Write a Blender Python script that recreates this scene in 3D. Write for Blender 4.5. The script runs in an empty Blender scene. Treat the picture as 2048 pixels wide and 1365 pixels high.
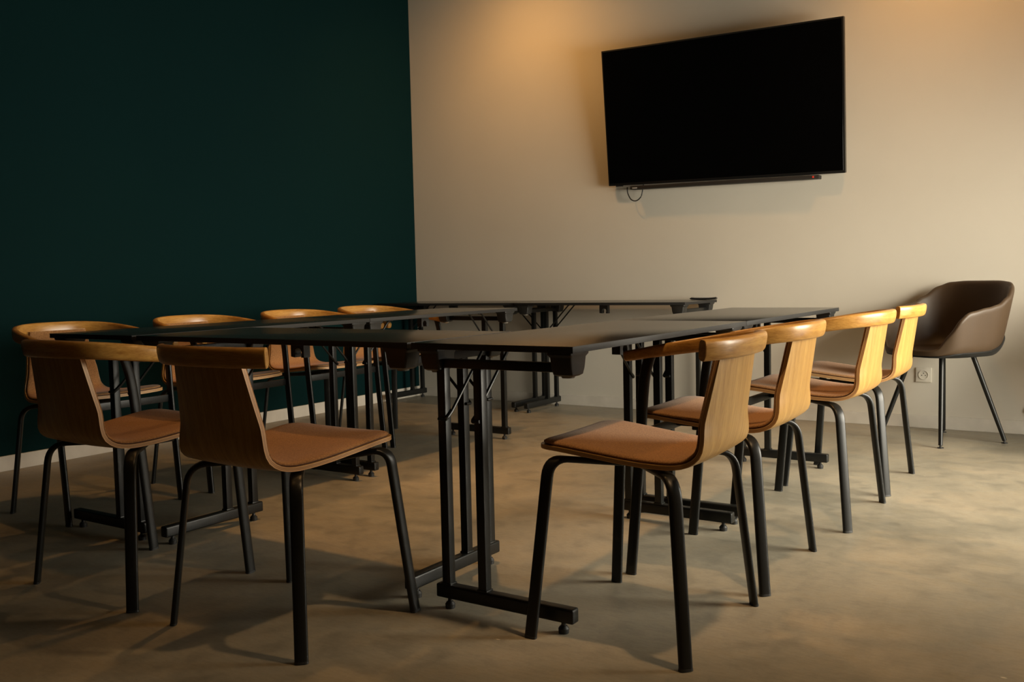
import bpy, bmesh, math, random
from mathutils import Vector, Matrix, noise
random.seed(7)
PI = math.pi
sc = bpy.context.scene
C = sc.collection

# ------------------------------------------------------------------ camera
YAW, PITCH, ROLL, FPX = -0.5890, 0.0678, -0.0228, 1882.97
cam_d = bpy.data.cameras.new('camera')
cam = bpy.data.objects.new('camera', cam_d)
C.objects.link(cam)
sc.camera = cam
_f = Vector((math.sin(YAW)*math.cos(PITCH), math.cos(YAW)*math.cos(PITCH), -math.sin(PITCH)))
_r = Vector((math.cos(YAW), -math.sin(YAW), 0))
_u = _r.cross(_f)
_r2 = _r*math.cos(ROLL) + _u*math.sin(ROLL)
_u2 = -_r*math.sin(ROLL) + _u*math.cos(ROLL)
_m = Matrix((_r2, _u2, -_f)).transposed().to_4x4()
_m.translation = (4.6543, -5.6546, 0.8996)
cam.matrix_world = _m
cam_d.sensor_width = 36.0
cam_d.lens = FPX/2048*36.0
cam_d.clip_start = 0.05

# ------------------------------------------------------------------ world, exposure
sc.view_settings.view_transform = 'Standard'
sc.view_settings.look = 'None'
sc.view_settings.gamma = 1.0
sc.view_settings.exposure = 0.0
w = bpy.data.worlds.new('overcast_sky'); sc.world = w
w.use_nodes = True
bg = w.node_tree.nodes['Background']
bg.inputs[0].default_value = (1.0, 0.888, 0.765, 1)
bg.inputs[1].default_value = 4.2

# ------------------------------------------------------------------ lights
def area_light(name, loc, target, sx, sy, power, col, spread=PI):
    d = bpy.data.lights.new(name, 'AREA'); d.shape = 'RECTANGLE'
    d.size = sx; d.size_y = sy; d.energy = power; d.color = col; d.spread = spread
    o = bpy.data.objects.new(name, d); C.objects.link(o)
    o.location = loc
    v = Vector(target)-Vector(loc)
    o.rotation_euler = v.to_track_quat('-Z', 'Y').to_euler()
    return o
ROOM_X, ROOM_Y, ROOM_Z = 5.40, -8.6, 3.20
WIN_Y0, WIN_Y1, WIN_Z0, WIN_Z1 = -2.75, -0.45, 0.10, 1.65
# daylight of the overcast sky falling through the window in the right-hand wall
area_light('window_daylight', (ROOM_X+1.00, (WIN_Y0+WIN_Y1)/2, 1.50), (ROOM_X-4.0, (WIN_Y0+WIN_Y1)/2, 0.1),
           3.0, 1.9, 550, (1.0, 0.888, 0.765))
LAMPS = [  # position, aim, power, cone
    ((1.25, -0.90, 3.06), (0.95, 0.0, 1.4), 5.0, 2.6),
    ((3.75, -0.85, 3.06), (3.85, 0.0, 1.9), 4.4, 2.2),
    ((2.35, -2.45, 3.06), (2.45, -2.35, 0), 17, 1.5),
    ((2.60, -4.55, 3.06), (2.75, -3.85, 0), 0.9, 1.0),
    ((1.35, -2.70, 3.06), (1.05, -2.6, 0), 5.5, 1.5),
    ((4.35, -3.60, 3.06), (4.1, -3.3, 0), 13, 1.7),  # unseen lamp added to fill the floor and chair at right front
]
LAMP_COL = (1.0, 0.50, 0.15)

# ------------------------------------------------------------------ material helpers
def new_mat(name):
    m = bpy.data.materials.new(name); m.use_nodes = True
    nt = m.node_tree; nt.nodes.clear()
    out = nt.nodes.new('ShaderNodeOutputMaterial')
    b = nt.nodes.new('ShaderNodeBsdfPrincipled')
    nt.links.new(b.outputs[0], out.inputs[0])
    return m, nt, b
def coords(nt, scale=(1, 1, 1), kind='Object', rot=(0, 0, 0)):
    tc = nt.nodes.new('ShaderNodeTexCoord'); mp = nt.nodes.new('ShaderNodeMapping')
    mp.inputs['Scale'].default_value = scale; mp.inputs['Rotation'].default_value = rot
    nt.links.new(tc.outputs[kind], mp.inputs[0]); return mp.outputs[0]
def noise_tex(nt, vec, scale, detail=4, rough=0.55, dist=0.0):
    n = nt.nodes.new('ShaderNodeTexNoise'); n.inputs['Scale'].default_value = scale
    n.inputs['Detail'].default_value = detail; n.inputs['Roughness'].default_value = rough
    n.inputs['Distortion'].default_value = dist
    nt.links.new(vec, n.inputs['Vector']); return n.outputs[0]
def ramp(nt, fac, stops):
    r = nt.nodes.new('ShaderNodeValToRGB')
    while len(r.color_ramp.elements) < len(stops): r.color_ramp.elements.new(0.5)
    for e, (p, c) in zip(r.color_ramp.elements, stops):
        e.position = p; e.color = (*c, 1) if len(c) == 3 else c
    nt.links.new(fac, r.inputs[0]); return r.outputs[0]
def mixc(nt, fac, a, b, mode='MIX'):
    m = nt.nodes.new('ShaderNodeMix'); m.data_type = 'RGBA'; m.blend_type = mode
    if isinstance(fac, float): m.inputs[0].default_value = fac
    else: nt.links.new(fac, m.inputs[0])
    for i, v in ((6, a), (7, b)):
        if isinstance(v, tuple): m.inputs[i].default_value = (*v, 1)
        else: nt.links.new(v, m.inputs[i])
    return m.outputs[2]
def bump(nt, b, h, strength, dist):
    n = nt.nodes.new('ShaderNodeBump'); n.inputs['Strength'].default_value = strength
    n.inputs['Distance'].default_value = dist
    nt.links.new(h, n.inputs['Height']); nt.links.new(n.outputs[0], b.inputs['Normal'])

def mat_plain(name, col, rough=0.5, metal=0.0, bumps=None, spec=0.5):
    m, nt, b = new_mat(name)
    v = coords(nt)
    n = noise_tex(nt, v, 9, 3)
    c = ramp(nt, n, [(0.3, tuple(x*0.93 for x in col)), (0.7, tuple(min(1, x*1.07) for x in col))])
    nt.links.new(c, b.inputs['Base Color'])
    b.inputs['Roughness'].default_value = rough; b.inputs['Metallic'].default_value = metal
    b.inputs['Specular IOR Level'].default_value = spec
    if bumps:
        h = noise_tex(nt, v, bumps[0], 3); bump(nt, b, h, bumps[1], bumps[2])
    return m
def mat_wood(name, stretch, light, dark, rough=0.36, fine=1.0):
    m, nt, b = new_mat(name)
    v = coords(nt, stretch)
    n1 = noise_tex(nt, v, 3.2, 6, 0.62, 0.5)
    n2 = noise_tex(nt, v, 24.0*fine, 3, 0.6)
    mid = tuple((a+c)/2 for a, c in zip(light, dark))
    c1 = ramp(nt, n1, [(0.30, dark), (0.47, mid), (0.68, light)])
    c2 = ramp(nt, n2, [(0.38, (0.76, 0.70, 0.62)), (0.56, (1, 1, 1))])
    c = mixc(nt, 0.75, c1, c2, 'MULTIPLY')
    nt.links.new(c, b.inputs['Base Color'])
    b.inputs['Roughness'].default_value = rough
    b.inputs['Coat Weight'].default_value = 0.10; b.inputs['Coat Roughness'].default_value = 0.25
    bump(nt, b, n2, 0.12, 0.0006)
    return m
def mat_fabric(name, a, bcol, scale=260, rough=0.92):
    m, nt, b = new_mat(name)
    v = coords(nt)
    n = noise_tex(nt, v, scale, 2, 0.7); n2 = noise_tex(nt, v, 14, 3)
    c = ramp(nt, n, [(0.35, bcol), (0.65, a)])
    c = mixc(nt, 0.5, c, ramp(nt, n2, [(0.3, (0.86, 0.86, 0.86)), (0.7, (1, 1, 1))]), 'MULTIPLY')
    nt.links.new(c, b.inputs['Base Color'])
    b.inputs['Roughness'].default_value = rough
    b.inputs['Sheen Weight'].default_value = 0.10; b.inputs['Sheen Roughness'].default_value = 0.5
    bump(nt, b, n, 0.35, 0.0012)
    return m

OAK_L, OAK_D = (0.48, 0.282, 0.082), (0.32, 0.160, 0.035)
M = {}
M['shell_oak'] = mat_wood('oak_veneer', (22, 1.2, 1.2), OAK_L, OAK_D)
M['rail_oak'] = mat_wood('solid_oak', (1.6, 5, 17), (0.55, 0.300, 0.075), (0.34, 0.155, 0.028), 0.32, 0.7)
M['ply_light'] = mat_plain('plywood_edge_light', (0.58, 0.34, 0.15), 0.5)
M['ply_dark'] = mat_plain('plywood_edge_dark', (0.30, 0.145, 0.05), 0.5)
M['cushion'] = mat_fabric('tan_wool', (0.37, 0.185, 0.068), (0.22, 0.103, 0.034))
M['piping'] = mat_fabric('cushion_seam', (0.16, 0.075, 0.04), (0.10, 0.05, 0.03))
M['black_metal'] = mat_plain('black_powder_coat', (0.008, 0.0085, 0.008), 0.36, 0.0, (420, 0.15, 0.0004), 0.33)
M['black_plastic'] = mat_plain('black_plastic', (0.013, 0.013, 0.0125), 0.5, 0.0, (300, 0.2, 0.0004))
M['grey_pad'] = mat_plain('grey_felt_pad', (0.20, 0.18, 0.15), 0.9)
M['steel'] = mat_plain('bright_steel', (0.6, 0.6, 0.58), 0.25, 1.0)
M['edge'] = mat_plain('charcoal_edge_band', (0.017, 0.0165, 0.016), 0.6, 0, (500, 0.2, 0.0003), 0.3)
def mat_laminate():
    m, nt, b = new_mat('black_laminate')
    v = coords(nt)
    n = noise_tex(nt, v, 600, 2, 0.6)
    c = ramp(nt, n, [(0.35, (0.006, 0.006, 0.006)), (0.7, (0.012, 0.0115, 0.011))])
    nt.links.new(c, b.inputs['Base Color'])
    b.inputs['Roughness'].default_value = 0.21
    b.inputs['Specular IOR Level'].default_value = 0.5
    bump(nt, b, n, 0.10, 0.0002)
    return m
M['laminate'] = mat_laminate()
M['leather'] = mat_plain('brown_leather', (0.053, 0.031, 0.0150), 0.52, 0, (180, 0.25, 0.0008))
M['screen'] = mat_plain('switched_off_screen', (0.0015, 0.0015, 0.0015), 0.16, 0, None, 0.16)
M['bezel'] = mat_plain('black_bezel', (0.008, 0.008, 0.008), 0.3)
M['soundbar'] = mat_plain('dark_grey_grille', (0.018, 0.014, 0.011), 0.6, 0, (800, 0.4, 0.0005))
M['white_plastic'] = mat_plain('white_plastic', (0.62, 0.58, 0.50), 0.35)
M['hole'] = mat_plain('dark_socket_hole', (0.03, 0.025, 0.02), 0.7)
M['button'] = mat_plain('grey_rubber_button', (0.33, 0.32, 0.30), 0.6)
def mat_led():
    m, nt, b = new_mat('red_standby_led')
    b.inputs['Base Color'].default_value = (0.4, 0.02, 0.01, 1)
    b.inputs['Emission Color'].default_value = (1, 0.06, 0.02, 1)
    b.inputs['Emission Strength'].default_value = 0.35
    return m
M['led'] = mat_led()
def mat_wall(name, col, var=0.03):
    m, nt, b = new_mat(name)
    v = coords(nt)
    n = noise_tex(nt, v, 1.3, 4); n2 = noise_tex(nt, v, 220, 2, 0.6)
    c = ramp(nt, n, [(0.3, tuple(x*(1-var) for x in col)), (0.7, tuple(x*(1+var) for x in col))])
    nt.links.new(c, b.inputs['Base Color'])
    b.inputs['Roughness'].default_value = 0.85; b.inputs['Specular IOR Level'].default_value = 0.25
    bump(nt, b, n2, 0.18, 0.0008)
    if name == 'dark_teal_paint': b.inputs['Specular IOR Level'].default_value = 0.10
    return m
M['wall_beige'] = mat_wall('warm_white_paint', (0.60, 0.56, 0.48))
M['wall_teal'] = mat_wall('dark_teal_paint', (0.0008, 0.0150, 0.0160))
M['base_white'] = mat_plain('white_skirting_paint', (0.60, 0.56, 0.49), 0.5)
M['ceiling'] = mat_wall('ceiling_paint', (0.32, 0.29, 0.25))
def mat_concrete():
    m, nt, b = new_mat('polished_concrete')
    v = coords(nt)
    n1 = noise_tex(nt, v, 1.1, 7, 0.62, 0.4)
    n2 = noise_tex(nt, v, 8.5, 7, 0.70, 0.3)
    n3 = noise_tex(nt, coords(nt, (9, 30, 1), rot=(0, 0, 0.3)), 3.0, 4, 0.6)
    n4 = noise_tex(nt, v, 140, 3, 0.7)
    c1 = ramp(nt, n1, [(0.32, (0.185, 0.171, 0.132)), (0.48, (0.275, 0.247, 0.187)), (0.66, (0.370, 0.322, 0.240))])
    c2 = ramp(nt, n2, [(0.34, (0.66, 0.67, 0.68)), (0.50, (0.94, 0.94, 0.94)), (0.64, (1.0, 0.97, 0.92))])
    c = mixc(nt, 0.8, c1, c2, 'MULTIPLY')
    c = mixc(nt, 0.28, c, ramp(nt, n3, [(0.38, (0.66, 0.65, 0.64)), (0.55, (1, 1, 1))]), 'MULTIPLY')
    c = mixc(nt, 0.35, c, ramp(nt, n4, [(0.35, (0.82, 0.82, 0.82)), (0.6, (1, 1, 1))]), 'MULTIPLY')
    # a few tiny pale chips in the surface
    vo = nt.nodes.new('ShaderNodeTexVoronoi'); vo.inputs['Scale'].default_value = 2.3
    nt.links.new(coords(nt, (1, 1.9, 1)), vo.inputs['Vector'])
    chip = ramp(nt, vo.outputs['Distance'], [(0.010, (1, 1, 1)), (0.018, (0, 0, 0))])
    c = mixc(nt, chip, c, (0.55, 0.5, 0.4))
    nt.links.new(c, b.inputs['Base Color'])
    r = ramp(nt, n2, [(0.3, (0.34, 0.34, 0.34)), (0.7, (0.52, 0.52, 0.52))])
    nt.links.new(r, b.inputs['Roughness'])
    b.inputs['Specular IOR Level'].default_value = 0.42
    bump(nt, b, n2, 0.10, 0.002)
    return m
M['concrete'] = mat_concrete()
def mat_pane():
    m = bpy.data.materials.new('window_glass'); m.use_nodes = True
    nt = m.node_tree; nt.nodes.clear()
    out = nt.nodes.new('ShaderNodeOutputMaterial'); mx = nt.nodes.new('ShaderNodeMixShader')
    tr = nt.nodes.new('ShaderNodeBsdfTransparent'); gl = nt.nodes.new('ShaderNodeBsdfGlossy')
    tr.inputs[0].default_value = (0.95, 0.97, 0.95, 1); gl.inputs['Roughness'].default_value = 0.02
    fr = nt.nodes.new('ShaderNodeFresnel'); fr.inputs[0].default_value = 1.45
    nt.links.new(fr.outputs[0], mx.inputs[0]); nt.links.new(tr.outputs[0], mx.inputs[1])
    nt.links.new(gl.outputs[0], mx.inputs[2]); nt.links.new(mx.outputs[0], out.inputs[0])
    return m
M['pane'] = mat_pane()
def mat_bulb():
    m, nt, b = new_mat('lit_lamp_lens')
    b.inputs['Base Color'].default_value = (1, .8, .5, 1)
    b.inputs['Emission Color'].default_value = (1, 0.6, 0.25, 1)
    b.inputs['Emission Strength'].default_value = 4
    return m
M['bulb'] = mat_bulb()

# ------------------------------------------------------------------ mesh helpers
def obj(name, bm, mats, parent=None, smooth=True, angle=35):
    bmesh.ops.recalc_face_normals(bm, faces=bm.faces)
    me = bpy.data.meshes.new(name); bm.to_mesh(me); bm.free()
    if not isinstance(mats, (list, tuple)): mats = [mats]
    for m in mats: me.materials.append(m)
    if smooth:
        for p in me.polygons: p.use_smooth = True
        me.set_sharp_from_angle(angle=math.radians(angle))
    o = bpy.data.objects.new(name, me); C.objects.link(o)
    if parent: o.parent = parent
    return o
def thing(name, label, cat, loc=(0, 0, 0), rotz=0, group=None):
    o = bpy.data.objects.new(name, None); C.objects.link(o)
    o.empty_display_size = 0.1
    o.location = loc; o.rotation_euler = (0, 0, rotz)
    o['label'] = label; o['category'] = cat
    if group: o['group'] = group
    return o
def add_box(bm, lo, hi, bev=0.0, seg=2, mi=0):
    vs = [bm.verts.new((x, y, z)) for x in (lo[0], hi[0]) for y in (lo[1], hi[1]) for z in (lo[2], hi[2])]
    idx = [(0, 1, 3, 2), (4, 6, 7, 5), (0, 4, 5, 1), (2, 3, 7, 6), (0, 2, 6, 4), (1, 5, 7, 3)]
    fs = [bm.faces.new([vs[i] for i in q]) for q in idx]
    for f in fs: f.material_index = mi
    if bev > 0:
        es = list({e for f in fs for e in f.edges})
        r = bmesh.ops.bevel(bm, geom=es, offset=bev, segments=seg, profile=0.6, affect='EDGES')
        for f in r['faces']: f.material_index = mi
    return vs
def sweep(bm, pts, secs, widedir=None, n=16, power=2.0, cap=True, mi=0, closed=False):
    """sweep a superelliptic section along pts; secs: one (a, b) half axes for every point;
    a runs along widedir (made square to the path), b across it"""
    P = [Vector(p) for p in pts]; rings = []
    N = len(P); last = None
    for i, p in enumerate(P):
        t = (P[min(i+1, N-1)]-P[max(i-1, 0)]).normalized()
        wd = widedir[i] if isinstance(widedir, list) else widedir
        if wd is None: wd = Vector((0, 0, 1)) if abs(t.z) < 0.9 else Vector((1, 0, 0))
        wd = Vector(wd)
        a = wd - t*wd.dot(t)
        if a.length < 0.15 and last is not None: a = last - t*last.dot(t)
        a.normalize(); last = a
        b = t.cross(a).normalized()
        sa, sb = secs[i] if isinstance(secs, list) else secs
        ring = []
        for k in range(n):
            th = 2*PI*(k+0.5)/n
            c, s = math.cos(th), math.sin(th)
            ca = math.copysign(abs(c)**(2/power), c); cb = math.copysign(abs(s)**(2/power), s)
            ring.append(bm.verts.new(p + a*ca*sa + b*cb*sb))
        rings.append(ring)
    for i in range(N-1):
        for k in range(n):
            f = bm.faces.new((rings[i][k], rings[i][(k+1) % n], rings[i+1][(k+1) % n], rings[i+1][k]))
            f.material_index = mi
    if cap:
        for r in (rings[0], rings[-1]):
            f = bm.faces.new(r); f.material_index = mi
    return rings
def bezier_chain(pts, r, seg=6):
    """round the corners of a polyline"""
    P = [Vector(p) for p in pts]; out = [P[0]]
    for i in range(1, len(P)-1):
        a, b, c = P[i-1], P[i], P[i+1]
        ra = min(r, (a-b).length*0.48, (c-b).length*0.48)
        s = b+(a-b).normalized()*ra; e = b+(c-b).normalized()*ra
        for k in range(seg+1):
            t = k/seg
            out.append(s*(1-t)**2 + b*2*t*(1-t) + e*t*t)
    out.append(P[-1]); return out
def catmull(pts, seg=8):
    P = [Vector(p) for p in pts]; out = []
    for i in range(len(P)-1):
        p0 = P[max(i-1, 0)]; p1 = P[i]; p2 = P[i+1]; p3 = P[min(i+2, len(P)-1)]
        for k in range(seg):
            t = k/seg
            out.append(0.5*((2*p1)+(-p0+p2)*t+(2*p0-5*p1+4*p2-p3)*t*t+(-p0+3*p1-3*p2+p3)*t*t*t))
    out.append(P[-1]); return out
def add_cyl(bm, p, r0, r1, h, n=20, mi=0):
    x, y, z = p
    a = [bm.verts.new((x+r0*math.cos(2*PI*k/n), y+r0*math.sin(2*PI*k/n), z)) for k in range(n)]
    b = [bm.verts.new((x+r1*math.cos(2*PI*k/n), y+r1*math.sin(2*PI*k/n), z+h)) for k in range(n)]
    for k in range(n):
        bm.faces.new((a[k], a[(k+1) % n], b[(k+1) % n], b[k])).material_index = mi
    bm.faces.new(a).material_index = mi; bm.faces.new(b).material_index = mi
def dup(root, loc, rotz, label, group=None, skip=()):
    r = root.copy(); C.objects.link(r); r.location = loc; r.rotation_euler = (0, 0, rotz)
    r['label'] = label
    if group: r['group'] = group
    for ch in list(root.children):
        c = ch.copy(); C.objects.link(c); c.parent = r
        for g in list(ch.children):
            d = g.copy(); C.objects.link(d); d.parent = c
    return r

# ------------------------------------------------------------------ the room
def struct(name, bm, m, smooth=False, parent=None):
    o = obj(name, bm, m, parent, smooth)
    if parent is None: o['kind'] = 'structure'
    return o
T = 0.15
bm = bmesh.new(); add_box(bm, (-T, ROOM_Y-T, -0.12), (ROOM_X+T, T, 0)); struct('floor', bm, M['concrete'])
bm = bmesh.new(); add_box(bm, (-T, ROOM_Y-T, ROOM_Z), (ROOM_X+T, T, ROOM_Z+T)); struct('ceiling', bm, M['ceiling'])
bm = bmesh.new(); add_box(bm, (-T, ROOM_Y, 0), (0, 0, ROOM_Z)); struct('wall_left', bm, M['wall_teal'])
bm = bmesh.new(); add_box(bm, (-T, 0, 0), (ROOM_X+T, T, ROOM_Z)); struct('wall_back', bm, M['wall_beige'])
bm = bmesh.new(); add_box(bm, (-T, ROOM_Y-T, 0), (ROOM_X+T, ROOM_Y, ROOM_Z)); struct('wall_front', bm, M['ceiling'])
bm = bmesh.new()
X0, X1 = ROOM_X, ROOM_X+T
add_box(bm, (X0, ROOM_Y, 0), (X1, WIN_Y0, ROOM_Z)); add_box(bm, (X0, WIN_Y1, 0), (X1, 0, ROOM_Z))
add_box(bm, (X0, WIN_Y0, 0), (X1, WIN_Y1, WIN_Z0)); add_box(bm, (X0, WIN_Y0, WIN_Z1), (X1, WIN_Y1, ROOM_Z))
struct('wall_right', bm, M['wall_beige'])
bm = bmesh.new(); add_box(bm, (0.0, -0.013, 0), (ROOM_X, 0, 0.072), 0.002); struct('baseboard_back', bm, M['base_white'])
bm = bmesh.new(); add_box(bm, (0, ROOM_Y, 0), (0.013, -0.013, 0.075), 0.002); struct('baseboard_left', bm, M['base_white'])
bm = bmesh.new(); add_box(bm, (ROOM_X-0.013, WIN_Y1+0.01, 0), (ROOM_X, -0.013, 0.072), 0.002); add_box(bm, (ROOM_X-0.013, ROOM_Y, 0), (ROOM_X, WIN_Y0-0.01, 0.072), 0.002)
struct('baseboard_right', bm, M['base_white'])
# window in the right-hand wall, source of the daylight
wroot = bpy.data.objects.new('window_1', None); C.objects.link(wroot); wroot.location = (ROOM_X+0.07, 0, 0); wroot['kind'] = 'structure'
bm = bmesh.new(); fw = 0.05
for lo, hi in (((-.03, WIN_Y0, WIN_Z0), (.03, WIN_Y0+fw, WIN_Z1)), ((-.03, WIN_Y1-fw, WIN_Z0), (.03, WIN_Y1, WIN_Z1)),
               ((-.03, WIN_Y0, WIN_Z0), (.03, WIN_Y1, WIN_Z0+fw)), ((-.03, WIN_Y0, WIN_Z1-fw), (.03, WIN_Y1, WIN_Z1))):
    add_box(bm, lo, hi, 0.004)
obj('window_frame', bm, M['black_metal'], wroot)
bm = bmesh.new(); add_box(bm, (-.004, WIN_Y0+.04, WIN_Z0+.04), (.004, WIN_Y1-.04, WIN_Z1-.04)); obj('window_pane', bm, M['pane'], wroot, False)

# ------------------------------------------------------------------ ceiling spot lamps (above the frame)
for i, (loc, aim, power, cone) in enumerate(LAMPS):
    where = ['over the wall left of the television', 'over the wall right of the television', 'above the middle of the table ring',
             'above the two chairs at the near row', 'above the chairs along the green wall', 'above the right front of the room, added as fill light'][i]
    t = thing('ceiling_spotlight', 'black cylindrical ceiling spotlight ' + where, 'light', loc, 0, 'ceiling spotlights')
    d = (Vector(aim)-Vector(loc)).normalized()
    bm = bmesh.new()
    e = Vector((0, 0, 0)) - d*0.10
    sweep(bm, [e, e+d*0.004, -d*0.004, Vector((0, 0, 0))], [(.034, .034), (.038, .038), (.038, .038), (.036, .036)], None, 24, cap=True)
    obj('lamp_body', bm, M['black_metal'], t)
    bm = bmesh.new(); sweep(bm, [d*0.0005, d*0.003], (.030, .030), None, 24); obj('lamp_lens', bm, M['bulb'], t)
    bm = bmesh.new(); sweep(bm, [e*0.6, Vector((e.x*0.6, e.y*0.6, ROOM_Z-loc[2]))], (.010, .010), None, 12)
    add_cyl(bm, (e.x*.6, e.y*.6, ROOM_Z-loc[2]-.012), .045, .045, .012); obj('ceiling_mount', bm, M['black_metal'], t)
    ld = bpy.data.lights.new('spot_beam', 'SPOT'); ld.energy = power*10; ld.color = LAMP_COL if i < 5 else (1.0, 0.62, 0.30)
    ld.spot_size = cone; ld.spot_blend = 1.0; ld.shadow_soft_size = 0.05
    lo = bpy.data.objects.new('spot_beam', ld); C.objects.link(lo)
    lo.location = Vector(loc)+d*0.02; lo.rotation_euler = d.to_track_quat('-Z', 'Y').to_euler()

# ------------------------------------------------------------------ oak chairs
# local frame: x across, y forward, origin between the four feet, floor at z = 0
PROF = [(0.208, 0.4650), (0.150, 0.4620), (0.060, 0.4520), (-0.040, 0.4410), (-0.110, 0.4370), (-0.155, 0.4385),
        (-0.192, 0.4490), (-0.219, 0.4730), (-0.234, 0.5100), (-0.243, 0.5600), (-0.254, 0.6350), (-0.262, 0.6900), (-0.266, 0.7180)]
WID = [0.200, 0.200, 0.196, 0.190, 0.185, 0.181, 0.175, 0.168, 0.160, 0.151, 0.138, 0.129, 0.124]
def shell_grid(inset=0.0, off=0.0, nt_=20, seg=5, front_in=0.0, top_in=0.0, corner=0.045):
    """rows of points over the bent shell; off = distance along the inner normal"""
    ctr = catmull([(0, y, z) for y, z in PROF], seg)
    wd = [v.x for v in catmull([(a, 0, 0) for a in WID], seg)]
    L = [0.0]
    for a, b in zip(ctr, ctr[1:]): L.append(L[-1]+(b-a).length)
    tot = L[-1]; rows = []
    def at(s):
        s = max(0, min(tot, s))
        for i in range(len(L)-1):
            if s <= L[i+1]:
                t = (s-L[i])/max(1e-9, L[i+1]-L[i])
                return ctr[i].lerp(ctr[i+1], t), wd[i]*(1-t)+wd[i+1]*t
        return ctr[-1], wd[-1]
    N = 44; s0, s1 = front_in, tot-top_in
    ss = [s0+(s1-s0)*(0.5-0.5*math.cos(PI*(k/N)))*0.25 + (s1-s0)*(k/N)*0.75 for k in range(N+1)]
    ss = [s0, s0+.004, s0+.010, s0+.020, s0+.032] + [s for s in ss if s > s0+.042]
    for s in ss:
        p, wv = at(s); q0, _ = at(s-0.004); q1, _ = at(s+0.004)
        t = (q1-q0).normalized(); n = Vector((0, t.z, -t.y))      # inner side: up over the seat, forward on the back
        if n.y < 0 and n.z < 0.3: n = -n
        if n.z < -0.01: n = -n
        ww = wv-inset
        d = s-s0
        if d < corner: ww = ww-corner+math.sqrt(max(0, corner**2-(corner-d)**2))
        up = max(0.0, min(1.0, (p.z-0.46)/0.10)); up = up*up*(3-2*up)
        rows.append((p, ww, n, t, up, s))
    G = []
    for (p, ww, n, t, up, s) in rows:
        r = []
        for k in range(nt_+1):
            u = -1+2*k/nt_
            lat = u*ww
            bow = (0.022*up+0.004)*(lat/0.17)**2
            q = p + n*(off+bow)
            if up < 0.01: q = q + Vector((0, 0.010*math.exp(-s/0.03)*(1-(lat/0.2)**2), 0))
            r.append(Vector((lat, q.y, q.z)))
        G.append(r)
    return G, rows
def grid_solid(bm, layers, mats):
    """stack of equally sized point grids -> one closed body; mats[i] = material of the rim between layer i and i+1, last two = bottom, top"""
    V = [[[bm.verts.new(p) for p in row] for row in G] for G in layers]
    R, K = len(layers[0]), len(layers[0][0])
    for li, mi in ((0, mats[-2]), (len(V)-1, mats[-1])):
        g = V[li]
        for i in range(R-1):
            for k in range(K-1):
                bm.faces.new((g[i][k], g[i][k+1], g[i+1][k+1], g[i+1][k])).material_index = mi
    loop = [(0, k) for k in range(K)] + [(i, K-1) for i in range(1, R)] + [(R-1, k) for k in range(K-2, -1, -1)] + [(i, 0) for i in range(R-2, 0, -1)]
    for li in range(len(V)-1):
        a, b = V[li], V[li+1]
        for j in range(len(loop)):
            (i0, k0), (i1, k1) = loop[j], loop[(j+1) % len(loop)]
            bm.faces.new((a[i0][k0], a[i1][k1], b[i1][k1], b[i0][k0])).material_index = mats[li]
def make_shell(parent):
    bm = bmesh.new()
    tks = [0.0, 0.0032, 0.0048, 0.0064, 0.0080, 0.0112]
    layers = [shell_grid(0.0, t)[0] for t in tks]
    grid_solid(bm, layers, [1, 2, 1, 2, 1, 0, 0])
    return obj('shell', bm, [M['shell_oak'], M['ply_light'], M['ply_dark']], parent, angle=40)
def make_cushion(parent):
    bm = bmesh.new()
    spec = [(0.007, 0.0114), (0.0045, 0.0150), (0.0050, 0.0185), (0.0095, 0.0215), (0.020, 0.0235), (0.045, 0.0245)]
    layers = [shell_grid(i, t, front_in=i, top_in=0.002, corner=0.048)[0] for i, t in spec]
    grid_solid(bm, layers, [1, 0, 0, 0, 0, 1, 0])
    return obj('cushion', bm, [M['cushion'], M['piping']], parent, angle=60)
def make_rail(parent, arms):
    bm = bmesh.new()
    if arms:
        half = [(0, -0.281, 0.7295, .0250, .0135), (0.080, -0.274, 0.7290, .0250, .0135), (0.145, -0.248, 0.7265, .0245, .0135),
                (0.196, -0.197, 0.7210, .0240, .0135), (0.229, -0.125, 0.7110, .0230, .0140), (0.246, -0.030, 0.6980, .0205, .0145),
                (0.252, 0.070, 0.6825, .0185, .0150), (0.252, 0.160, 0.6665, .0165, .0150), (0.250, 0.205, 0.6590, .0160, .0150)]
        full = [(-x, y, z, a, b) for x, y, z, a, b in reversed(half[1:])] + half
        pos = catmull([(x, y, z) for x, y, z, a, b in full], 6)
        sec = [(v.x, v.y) for v in catmull([(a, b, 0) for x, y, z, a, b in full], 6)]
        tip = lambda p, q: [(p+(p-q).normalized()*d, f) for d, f in ((.003, .93), (.0055, .78), (.007, .5))]
        A = tip(pos[0], pos[1]); B = tip(pos[-1], pos[-2])
        s0, s1 = sec[0], sec[-1]
        pos = [p for p, f in reversed(A)] + pos + [p for p, f in B]
        sec = [(s0[0]*f, s0[1]*f) for p, f in reversed(A)] + sec + [(s1[0]*f, s1[1]*f) for p, f in B]
    else:
        half = [(0, -0.281, 0.7275), (0.07, -0.277, 0.7273), (0.13, -0.265, 0.7268), (0.17, -0.249, 0.7262), (0.197, -0.233, 0.7258)]
        full = [(-x, y, z) for x, y, z in reversed(half[1:])] + half
        pos = catmull(full, 6); sec = [(.0250, .0130)]*len(pos)
        p, q = pos[0], pos[1]; A = p+(p-q).normalized()*0.0012
        p, q = pos[-1], pos[-2]; B = p+(p-q).normalized()*0.0012
        pos = [A]+pos+[B]; sec = [(.0240, .0120)]+sec+[(.0240, .0120)]
    # the section leans with the back
    sweep(bm, pos, sec, Vector((0, -0.16, 1)), 32, 3.1)
    return obj('armrest_rail' if arms else 'top_rail', bm, M['rail_oak'], parent, angle=40)
RD = 0.205; LX = 0.245
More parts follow.
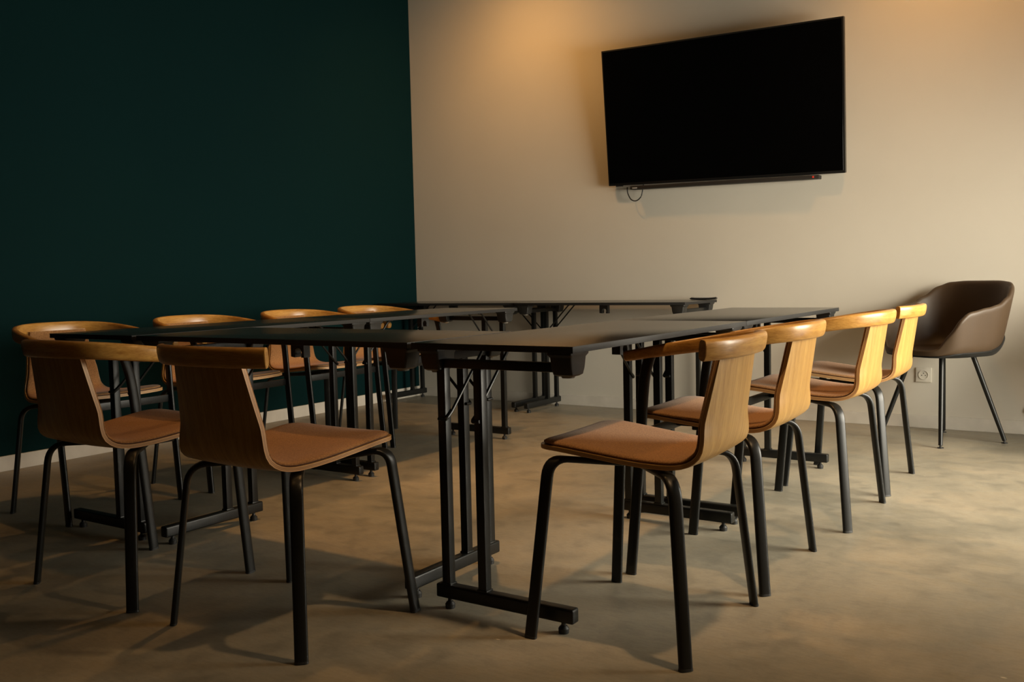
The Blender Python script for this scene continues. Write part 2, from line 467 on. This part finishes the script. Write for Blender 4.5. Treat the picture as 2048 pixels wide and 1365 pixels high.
def leg_profile(front, arms, sx):
    y = RD if front else -RD; sy = 1 if front else -1
    if front and arms:
        pts = catmull([(sx*.247, y-.002, 0), (sx*.246, y-.020, .20), (sx*.247, y-.040, .42), (sx*.249, y-.050, .54), (sx*.251, y-.060, .61), (sx*.252, y-.078, .668)], 6)
        return pts, Vector((0, 1, 0)), (.0165, .0085)
    dg = Vector((-sx, -sy, 0)).normalized()
    foot = Vector((sx*LX, y, 0)); top = foot + Vector((-sx*.040, -sy*.040, .426))
    end = top + dg*0.20; end.z = .4265 if not front else .4275
    top.z = .4275 if not front else .4500
    end = Vector((top.x, top.y, 0)) + dg*0.19; end.z = .4265
    pts = bezier_chain([foot, top, end], 0.055 if not front else 0.045, 8)
    if front: return pts, Vector((0, 1, 0)), (.0160, .0085)
    wide = Vector((-dg.y, dg.x, 0))
    return pts, wide, (.0165, .0085)
def make_chair(name, label, cat, arms, loc, rotz, group):
    t = thing(name, label, cat, loc, rotz, group)
    make_shell(t); make_cushion(t); make_rail(t, arms)
    for front in (True, False):
        for sx in (-1, 1):
            bm = bmesh.new(); pts, wd, s = leg_profile(front, arms, sx)
            sweep(bm, pts, s, wd, 18, 3.0)
            lg = obj('leg', bm, M['black_metal'], t, angle=50)
            bm = bmesh.new(); p = Vector(pts[0]); q = Vector(pts[1]); d = (q-p).normalized()
            sweep(bm, [p+Vector((0, 0, .0004)), p+d*.006, p+d*.0062], [(s[0]*1.03, s[1]*1.06), (s[0]*1.03, s[1]*1.06), (s[0]*.9, s[1]*.9)], wd, 18, 3.0)
            obj('foot_cap', bm, M['black_plastic'], lg, angle=50)
    bm = bmesh.new()
    add_box(bm, (-.075, -.075, .4200), (.075, .075, .4340), .004)
    if arms:
        add_box(bm, (-.243, .150, .4130), (.243, .163, .4430), .003)
        add_box(bm, (-.012, .06, .4200), (.012, .152, .4320), .002)
    obj('seat_frame', bm, M['black_metal'], t)
    return t

G_ARM = 'oak armchairs around the ring of tables'
G_T = 'oak chairs with a short top rail around the ring of tables'
arm0 = make_chair('oak_armchair', 'oak armchair nearest the camera of the four along the green wall', 'chair', True, (1.117, -3.436, 0), -PI/2-0.015, G_ARM)
for (x, y, rz, lb) in [
    (1.136, -2.803, -PI/2, 'oak armchair along the green wall, second from the left edge of the photo'),
    (1.125, -2.162, -PI/2, 'oak armchair along the green wall, third from the left edge of the photo'),
    (1.128, -1.605, -PI/2, 'oak armchair along the green wall nearest the far corner of the room'),
    (2.115, -3.922, -0.015, 'oak armchair seen from behind at the near table row, left of the short-railed chair'),
    (3.594, -2.904, PI/2+0.018, 'oak armchair in the right-hand row, second from the camera, back towards the right'),
    (3.635, -2.140, PI/2-0.014, 'oak armchair in the right-hand row, third from the camera, back towards the right')]:
    dup(arm0, (x, y, 0), rz, lb, G_ARM)
t0 = make_chair('oak_side_chair', 'oak chair with short top rail seen from behind at the near table row', 'chair', False, (2.784, -3.930, 0), -0.020, G_T)
dup(t0, (3.603, -3.480, 0), PI/2+0.026, 'oak chair with short top rail nearest the camera in the right-hand row', G_T)
dup(t0, (3.630, -1.540, 0), PI/2, 'oak chair with short top rail in front of the brown tub chair', G_T)

# ------------------------------------------------------------------ folding tables
TL, TW, TH = 1.195, 0.500, 0.730
def make_table(label, loc, rotz):
    t = thing('folding_table', label, 'table', loc, rotz, 'black folding tables set in a ring')
    bm = bmesh.new(); hx, hy = TW/2, TL/2
    add_box(bm, (-hx, -hy, TH-.0165), (hx, hy, TH), .0012, 2)
    for f in bm.faces:
        f.normal_update()
        f.material_index = 0 if abs(f.normal.z) > .9 else 1
    obj('tabletop', bm, [M['laminate'], M['edge']], t)
    zt = TH-.0165
    for sy in (-1, 1):
        yf = sy*(hy-.050)
        fr = None
        bm = bmesh.new()
        add_box(bm, (-hx+.045, yf-.0125, zt-.052), (hx-.045, yf+.0125, zt-.028), .003)
        beam = obj('crossbeam', bm, M['black_metal'], t)
        bm = bmesh.new(); add_box(bm, (-.216, yf-.016, .030), (.216, yf+.016, .068), .006, 3)
        fb = obj('footbar', bm, M['black_metal'], t)
        for sx in (-1, 1):
            bm = bmesh.new(); x = sx*.180
            add_cyl(bm, (x, yf, .018), .006, .006, .014, 12); add_cyl(bm, (x, yf, 0), .013, .014, .012, 20); add_cyl(bm, (x, yf, .012), .014, .009, .007, 20)
            obj('glide', bm, M['black_plastic'], fb)
        for x in (-.182, -.062):
            bm = bmesh.new()
            add_box(bm, (x-.0135, yf-.0125, .066), (x+.0135, yf+.0125, zt-.050), .003)
            obj('upright', bm, M['black_metal'], t)
            # weld bead at the foot
            bm = bmesh.new(); add_box(bm, (x-.0165, yf-.0145, .0665), (x+.0165, yf+.0145, .0725), .002); obj('weld', bm, M['black_metal'], fb)
        for x, sd in ((-.182, 1), (-.062, -1)):
            bm = bmesh.new(); xr = x+sd*.0178
            z0 = .530
            p = [(xr+.0, yf-sy*.0, z0), (xr, yf+sy*.010, z0-.012), (xr, yf+sy*.016, z0+.004)]
            pts = [(x-sd*.008, yf+sy*.0165, z0-.006), (xr-sd*.003, yf+sy*.0165, z0-.008), (xr, yf+sy*.012, z0-.004), (xr, yf-sy*.010, z0+.012), (xr, yf-sy*.165, zt-.012), (xr, yf-sy*.185, zt-.004), (xr, yf-sy*.20, zt-.004)]
            sweep(bm, bezier_chain(pts, .008, 3), (.0046, .0046), None, 10)
            obj('brace_rod', bm, M['black_metal'], t)
        for sx in (-1, 1):
            # moulded corner bracket: flange under the top, tapered block below
            bm = bmesh.new(); cx = sx*(hx-.046); cy = sy*(hy-.055)
            secs = [(zt, .035, .046), (zt-.006, .035, .046), (zt-.013, .031, .039), (zt-.040, .0295, .035), (zt-.056, .028, .029), (zt-.0605, .021, .022)]
            rings = []
            for z, a, b in secs:
                rr = .006; ring = []
                for qx, qy, a0 in ((1, 1, 0), (-1, 1, 90), (-1, -1, 180), (1, -1, 270)):
                    for k in range(4):
                        an = math.radians(a0+30*k)
                        ring.append(bm.verts.new((cx+qx*(a-rr)+rr*math.cos(an), cy+qy*(b-rr)+rr*math.sin(an), z)))
                rings.append(ring)
            for r0, r1 in zip(rings, rings[1:]):
                for k in range(len(r0)): bm.faces.new((r0[k], r0[(k+1) % len(r0)], r1[(k+1) % len(r0)], r1[k]))
            bm.faces.new(rings[0]); bm.faces.new(rings[-1])
            br = obj('corner_bracket', bm, M['black_plastic'], t, angle=30)
            bm = bmesh.new(); add_cyl(bm, (cx, cy, zt-.0655), .016, .018, .006, 20); obj('felt_pad', bm, M['grey_pad'], br)
    # clips half-way along that catch the folded legs
    if True:
        bm = bmesh.new(); x = .070
        prof = [(-.028, 0), (-.028, -.053), (-.011, -.055), (-.009, -.046)] + \
               [(.005-.0155*math.cos(a), -.040+.0155*math.sin(a)) for a in [PI*k/10 for k in range(0, 11)]] + [(.018, -.048), (.018, -.055), (.030, -.055), (.030, 0)]
        va = [bm.verts.new((x-.014, a, zt+b)) for a, b in prof]; vb = [bm.verts.new((x+.014, a, zt+b)) for a, b in prof]
        for k in range(len(prof)): bm.faces.new((va[k], va[(k+1) % len(prof)], vb[(k+1) % len(prof)], vb[k]))
        bm.faces.new(va); bm.faces.new(vb)
        bm.normal_update()
        bmesh.ops.triangulate(bm, faces=[f for f in bm.faces if len(f.verts) > 4])
        obj('leg_clip', bm, M['black_plastic'], t, False)
    return t
XR, XL = 3.279, 1.547
def clip_at(t, dx, dy=0):
    for ch in t.children:
        if ch.name.startswith('leg_clip'): ch.location = (dx, dy, 0)
tab = make_table('black folding table at the right front corner of the ring', (XR, -3.710+TL/2, 0), 0)
for x, y, rz, lb, cx in [
    (XR, -3.710+TL*1.5+.002, 0, 'black folding table at the right of the ring farther from the camera', 0),
    (XL, -3.710+TL/2, PI, 'black folding table at the left front corner of the ring', -0.137),
    (XL, -3.710+TL*1.5+.002, PI, 'black folding table on the left of the ring farther from the camera', -0.137),
    (2.416, -3.458, -PI/2, 'black folding table whose long edge faces the two chairs seen from behind', 0),
    (1.847, -0.272, -PI/2, 'black folding table against the back wall carrying the remote control', 0.055),
    (0.646, -0.262, -PI/2, 'black folding table in the far corner where green and beige wall meet', 0.055)]:
    clip_at(dup(tab, (x, y, 0), rz, lb), cx)

# ------------------------------------------------------------------ brown tub chair by the back wall
def tub_chair(loc, rotz, label):
    t = thing('tub_chair', label, 'chair', loc, rotz)
    def lerp(a, b, u): return a+(b-a)*u
    def sm(u): u = max(0, min(1, u)); return u*u*(3-2*u)
    HK = [(0, .478), (30, .479), (40, .490), (49, .560), (58, .640), (66, .672), (90, .690), (105, .704), (118, .738), (132, .790), (143, .812), (160, .818), (180, .818)]
    def rimh(a):
        a = abs(a)
        for (a0, h0), (a1, h1) in zip(HK, HK[1:]):
            if a <= a1: return lerp(h0, h1, sm((a-a0)/(a1-a0)))
        return HK[-1][1]
    def outline(a, lat, fr, bk, pw):
        r = math.radians(a); s, c = math.sin(r), math.cos(r)
        n = (abs(s)**pw + abs(c)**pw)**(1/pw); s, c = s/n, c/n
        return Vector((s*lat, c*(fr if c > 0 else bk), 0))
    NA, NR = 96, 26
    def surf(off):
        G = []
        for j in range(NR+1):
            row = []
            for i in range(NA):
                a = -180+360*i/NA
                h = rimh(a)
                base = outline(a, .238-off*.6, .238-off*.3, .222-off*.6, 3.2)
                rim = outline(a, .292-off, .262-off*.3, .292-off, 3.2)
                k = sm((h-.478)/.16)
                rim = base.lerp(rim, max(k, .10)); rim.y += 0
                u = j/NR
                if u < .42:
                    p = base*(u/.42)*.88; z = .448+off*.95 + .008*(u/.42)**2
                else:
                    q = (u-.42)/.58
                    # fillet then a leaning wall
                    pf = 1-(1-min(1, q/.35))**2
                    start = base*.88
                    p = start.lerp(base*1.0, pf).lerp(rim, q**1.15)
                    zf = q**1.35
                    z = lerp(.456+off*.95, h - (0.0), zf)
                row.append(Vector((p.x, p.y, z)))
            G.append(row)
        return G
    bm = bmesh.new()
    outer, inner = surf(0.0), surf(0.026)
    vo = [[bm.verts.new(p) for p in r] for r in outer[1:]]; vi = [[bm.verts.new(p) for p in r] for r in inner[1:]]
    co = bm.verts.new((0, 0, .446)); ci = bm.verts.new((0, 0, .473))
    for V, cc in ((vo, co), (vi, ci)):
        for i in range(NA):
            k = (i+1) % NA; bm.faces.new((cc, V[0][i], V[0][k]))
            for j in range(len(V)-1): bm.faces.new((V[j][i], V[j][k], V[j+1][k], V[j+1][i]))
    # rounded rim
    mid = []
    for i in range(NA):
        a, b = vo[-1][i].co, vi[-1][i].co
        mid.append(bm.verts.new((a+b)/2+Vector((0, 0, .011))))
    for i in range(NA):
        k = (i+1) % NA
        bm.faces.new((vo[-1][i], vo[-1][k], mid[k], mid[i])); bm.faces.new((mid[i], mid[k], vi[-1][k], vi[-1][i]))
    sh = obj('seat_shell', bm, M['leather'], t, angle=80)
    ss = sh.modifiers.new('smooth', 'SUBSURF'); ss.levels = 1; ss.render_levels = 1
    # black support tray that wraps the underside and the foot of the back
    def grown(G, d):
        out = []
        for j in range(NR+1):
            row = []
            for i in range(NA):
                p = G[j][i]
                tu = G[min(j+1, NR)][i]-G[max(j-1, 0)][i]; tv = G[max(j, 1)][(i+1) % NA]-G[max(j, 1)][(i-1) % NA]
                n = tu.cross(tv)
                n = n.normalized() if n.length > 1e-9 else Vector((0, 0, -1))
                if n.z > 0.05 or n.dot(Vector((p.x, p.y, -.02))) < 0: n = -n
                row.append(p+n*d)
            out.append(row)
        return out
    bm = bmesh.new(); A = grown(outer, .001); B = grown(outer, .0075); jm = {i: NR*(.52 if abs(-180+360*i/NA) < 100 else .52+.16*sm((abs(-180+360*i/NA)-100)/60)) for i in range(NA)}
    jmax = int(max(jm.values()))+1
    def tray(G, dz):
        V = []
        for j in range(1, jmax+1):
            row = []
            for i in range(NA):
                jj = j*jm[i]/jmax; j0 = int(jj); f = jj-j0
                p = G[j0][i].lerp(G[min(j0+1, NR)][i], f)
                row.append(bm.verts.new(p+Vector((0, 0, dz))))
            V.append(row)
        return V
    va, vb = tray(A, 0), tray(B, 0)
    ca, cb = bm.verts.new((0, 0, .441)), bm.verts.new((0, 0, .432))
    for V, cc in ((va, ca), (vb, cb)):
        for i in range(NA):
            k = (i+1) % NA; bm.faces.new((cc, V[0][i], V[0][k]))
            for j in range(len(V)-1): bm.faces.new((V[j][i], V[j][k], V[j+1][k], V[j+1][i]))
    for i in range(NA):
        k = (i+1) % NA; bm.faces.new((va[-1][i], va[-1][k], vb[-1][k], vb[-1][i]))
    obj('seat_tray', bm, M['black_plastic'], t, angle=60)
    for fx, fy in TUBFEET:
        bm = bmesh.new(); k = .50
        top = Vector((fx*k, fy*k, .440)); foot = Vector((fx, fy, .014))
        sweep(bm, [top, top.lerp(foot, .5), foot], [(.0125, .0125), (.0120, .0120), (.0105, .0105)], None, 18)
        lg = obj('leg', bm, M['black_metal'], t, angle=50)
        bm = bmesh.new(); add_cyl(bm, (fx, fy, 0), .0150, .0150, .004, 20); add_cyl(bm, (fx, fy, .004), .006, .005, .012, 12)
        obj('glide', bm, M['black_plastic'], lg)
    return t
TUB_ROT = math.atan2(0.57, -0.82)      # local +y (front) looks towards the camera side, a little left
TUBC = (3.805, -0.372)
def to_local(p):
    dx, dy = p[0]-TUBC[0], p[1]-TUBC[1]; c, s = math.cos(-TUB_ROT), math.sin(-TUB_ROT)
    return (dx*c-dy*s, dx*s+dy*c)
TUBFEET = [to_local(p) for p in ((3.841, -.617), (4.095, -.335), (3.515, -.430), (3.775, -.120))]
tub_chair((TUBC[0], TUBC[1], 0), TUB_ROT, 'brown leather tub chair with thin black legs standing by the back wall near the socket')

tub_chair((4.84, -0.36, 0), PI, 'unseen brown tub chair beside the window, added to cast a soft shadow on the back wall')  # unseen chair added to shade the right end of the back wall

# ------------------------------------------------------------------ television, sound bar, cable
tv = thing('television', 'large switched-off flat television tilted forward on the beige wall', 'television', (2.485, -0.105, 1.897), 0)
TVW, TVH = 1.522, 0.862
tv.rotation_euler = (math.radians(7.5), math.radians(1.25), 0)
bm = bmesh.new(); add_box(bm, (-TVW/2, -.012, -TVH/2), (TVW/2, .022, TVH/2), .004, 2); hs = obj('tv_housing', bm, M['bezel'], tv)
bm = bmesh.new(); add_box(bm, (-TVW/2+.010, -.0135, -TVH/2+.016), (TVW/2-.010, -.011, TVH/2-.010), .0005, 1); obj('screen', bm, M['screen'], tv)
bm = bmesh.new()
add_box(bm, (-.50, .020, -.30), (.50, .048, .22), .012, 2); obj('rear_cover', bm, M['bezel'], tv)
bm = bmesh.new(); add_box(bm, (-.71, -.010, -TVH/2-.006), (-.665, .012, -TVH/2+.002), .002); obj('sensor', bm, M['bezel'], tv)
wm = thing('wall_mount', 'dark metal wall mount holding the television to the beige wall', 'bracket', (2.485, 0, 1.9), 0)
bm = bmesh.new(); add_box(bm, (-.30, -.012, -.17), (.30, -.001, .13), .002)
for s in (-1, 1): add_box(bm, (s*.2-.015, -.048, -.15), (s*.2+.015, -.010, -.10), .002)
obj('wall_plate', bm, M['black_metal'], wm)
bm = bmesh.new()
for s in (-1, 1): add_box(bm, (s*.2-.012, -.060, .03), (s*.2+.012, -.010, .06), .002)
obj('tilt_arm', bm, M['black_metal'], wm)
sb = thing('soundbar', 'slim dark sound bar fixed under the television with a red standby light', 'speaker', (2.485, -0.060, 1.449), 0)
sb.rotation_euler = (0, math.radians(1.0), 0)
bm = bmesh.new(); add_box(bm, (-.600, -.030, -.010), (.610, .030, .012), .003, 2); obj('soundbar_body', bm, M['soundbar'], sb)
bm = bmesh.new(); add_box(bm, (.573, -.0315, -.004), (.583, -.029, .006), .001); obj('standby_light', bm, M['led'], sb)
bm = bmesh.new(); add_box(bm, (-.585, -.0312, -.006), (-.550, -.029, .002), .0005); obj('badge', bm, M['button'], sb)
bm = bmesh.new()
cab = catmull([(1.845, -.050, 1.470), (1.850, -.052, 1.430), (1.875, -.055, 1.388), (1.912, -.055, 1.378), (1.944, -.052, 1.402), (1.955, -.048, 1.445), (1.957, -.04, 1.480)], 8)
sweep(bm, cab, (.0038, .0038), None, 10)
cb = obj('cable', bm, M['black_plastic']); cb['label'] = 'thin black cable looping below the left end of the television'; cb['category'] = 'cable'

# ------------------------------------------------------------------ wall socket
so = thing('wall_socket', 'white square wall socket low on the back wall behind the tub chair', 'socket', (3.652, 0, 0.300), 0)
bm = bmesh.new(); add_box(bm, (-.041, -.009, -.041), (.041, 0, .041), .003, 2); obj('face_plate', bm, M['white_plastic'], so)
bm = bmesh.new()
n = 32; R0, R1 = .0265, .0225
def ring_y(r, y): return [bm.verts.new((r*math.cos(2*PI*k/n), y, r*math.sin(2*PI*k/n))) for k in range(n)]
a, b, c_, d_ = ring_y(R0, -.0088), ring_y(R0, -.0125), ring_y(R1, -.0125), ring_y(R1, -.0098)
for r0, r1 in ((a, b), (b, c_), (c_, d_)):
    for k in range(n): bm.faces.new((r0[k], r0[(k+1) % n], r1[(k+1) % n], r1[k]))
bm.faces.new(d_); bm.faces.new(a)
obj('socket_ring', bm, M['white_plastic'], so)
for hx, hz in ((-.0095, -.003), (.0095, -.003), (0, .009)):
    bm = bmesh.new(); sweep(bm, [(hx, -.0096, hz), (hx, -.0105, hz)], (.0028, .0028), None, 14); obj('pin_hole', bm, M['hole'], so)
so2 = thing('cable_outlet', 'round white cable cover on the back wall at the right edge of the photo', 'socket', (4.192, 0, 0.125), 0)
bm = bmesh.new()
sweep(bm, [(0, 0, 0), (0, -.006, 0), (0, -.010, 0)], [(.040, .040), (.040, .040), (.034, .034)], None, 32)
obj('cover_disc', bm, M['white_plastic'], so2)

# ------------------------------------------------------------------ remote control on the far table
rc = thing('remote_control', 'slim black remote control lying on the table against the back wall', 'remote', (2.392, -0.110, TH), 0.20)
bm = bmesh.new()
sweep(bm, catmull([(-.078, 0, .0130), (-.074, 0, .0105), (-.04, 0, .0082), (0, 0, .0078), (.04, 0, .0082), (.074, 0, .0105), (.078, 0, .0130)], 4), (.022, .0072), Vector((0, 1, 0)), 20, 3.0)
obj('remote_body', bm, M['bezel'], rc)
bm = bmesh.new()
for i in range(6):
    for j in range(3):
        add_box(bm, (-.055+i*.018, -.014+j*.011, .0135), (-.046+i*.018, -.008+j*.011, .0172), .0008)
bt = obj('button_field', bm, M['button'], rc)
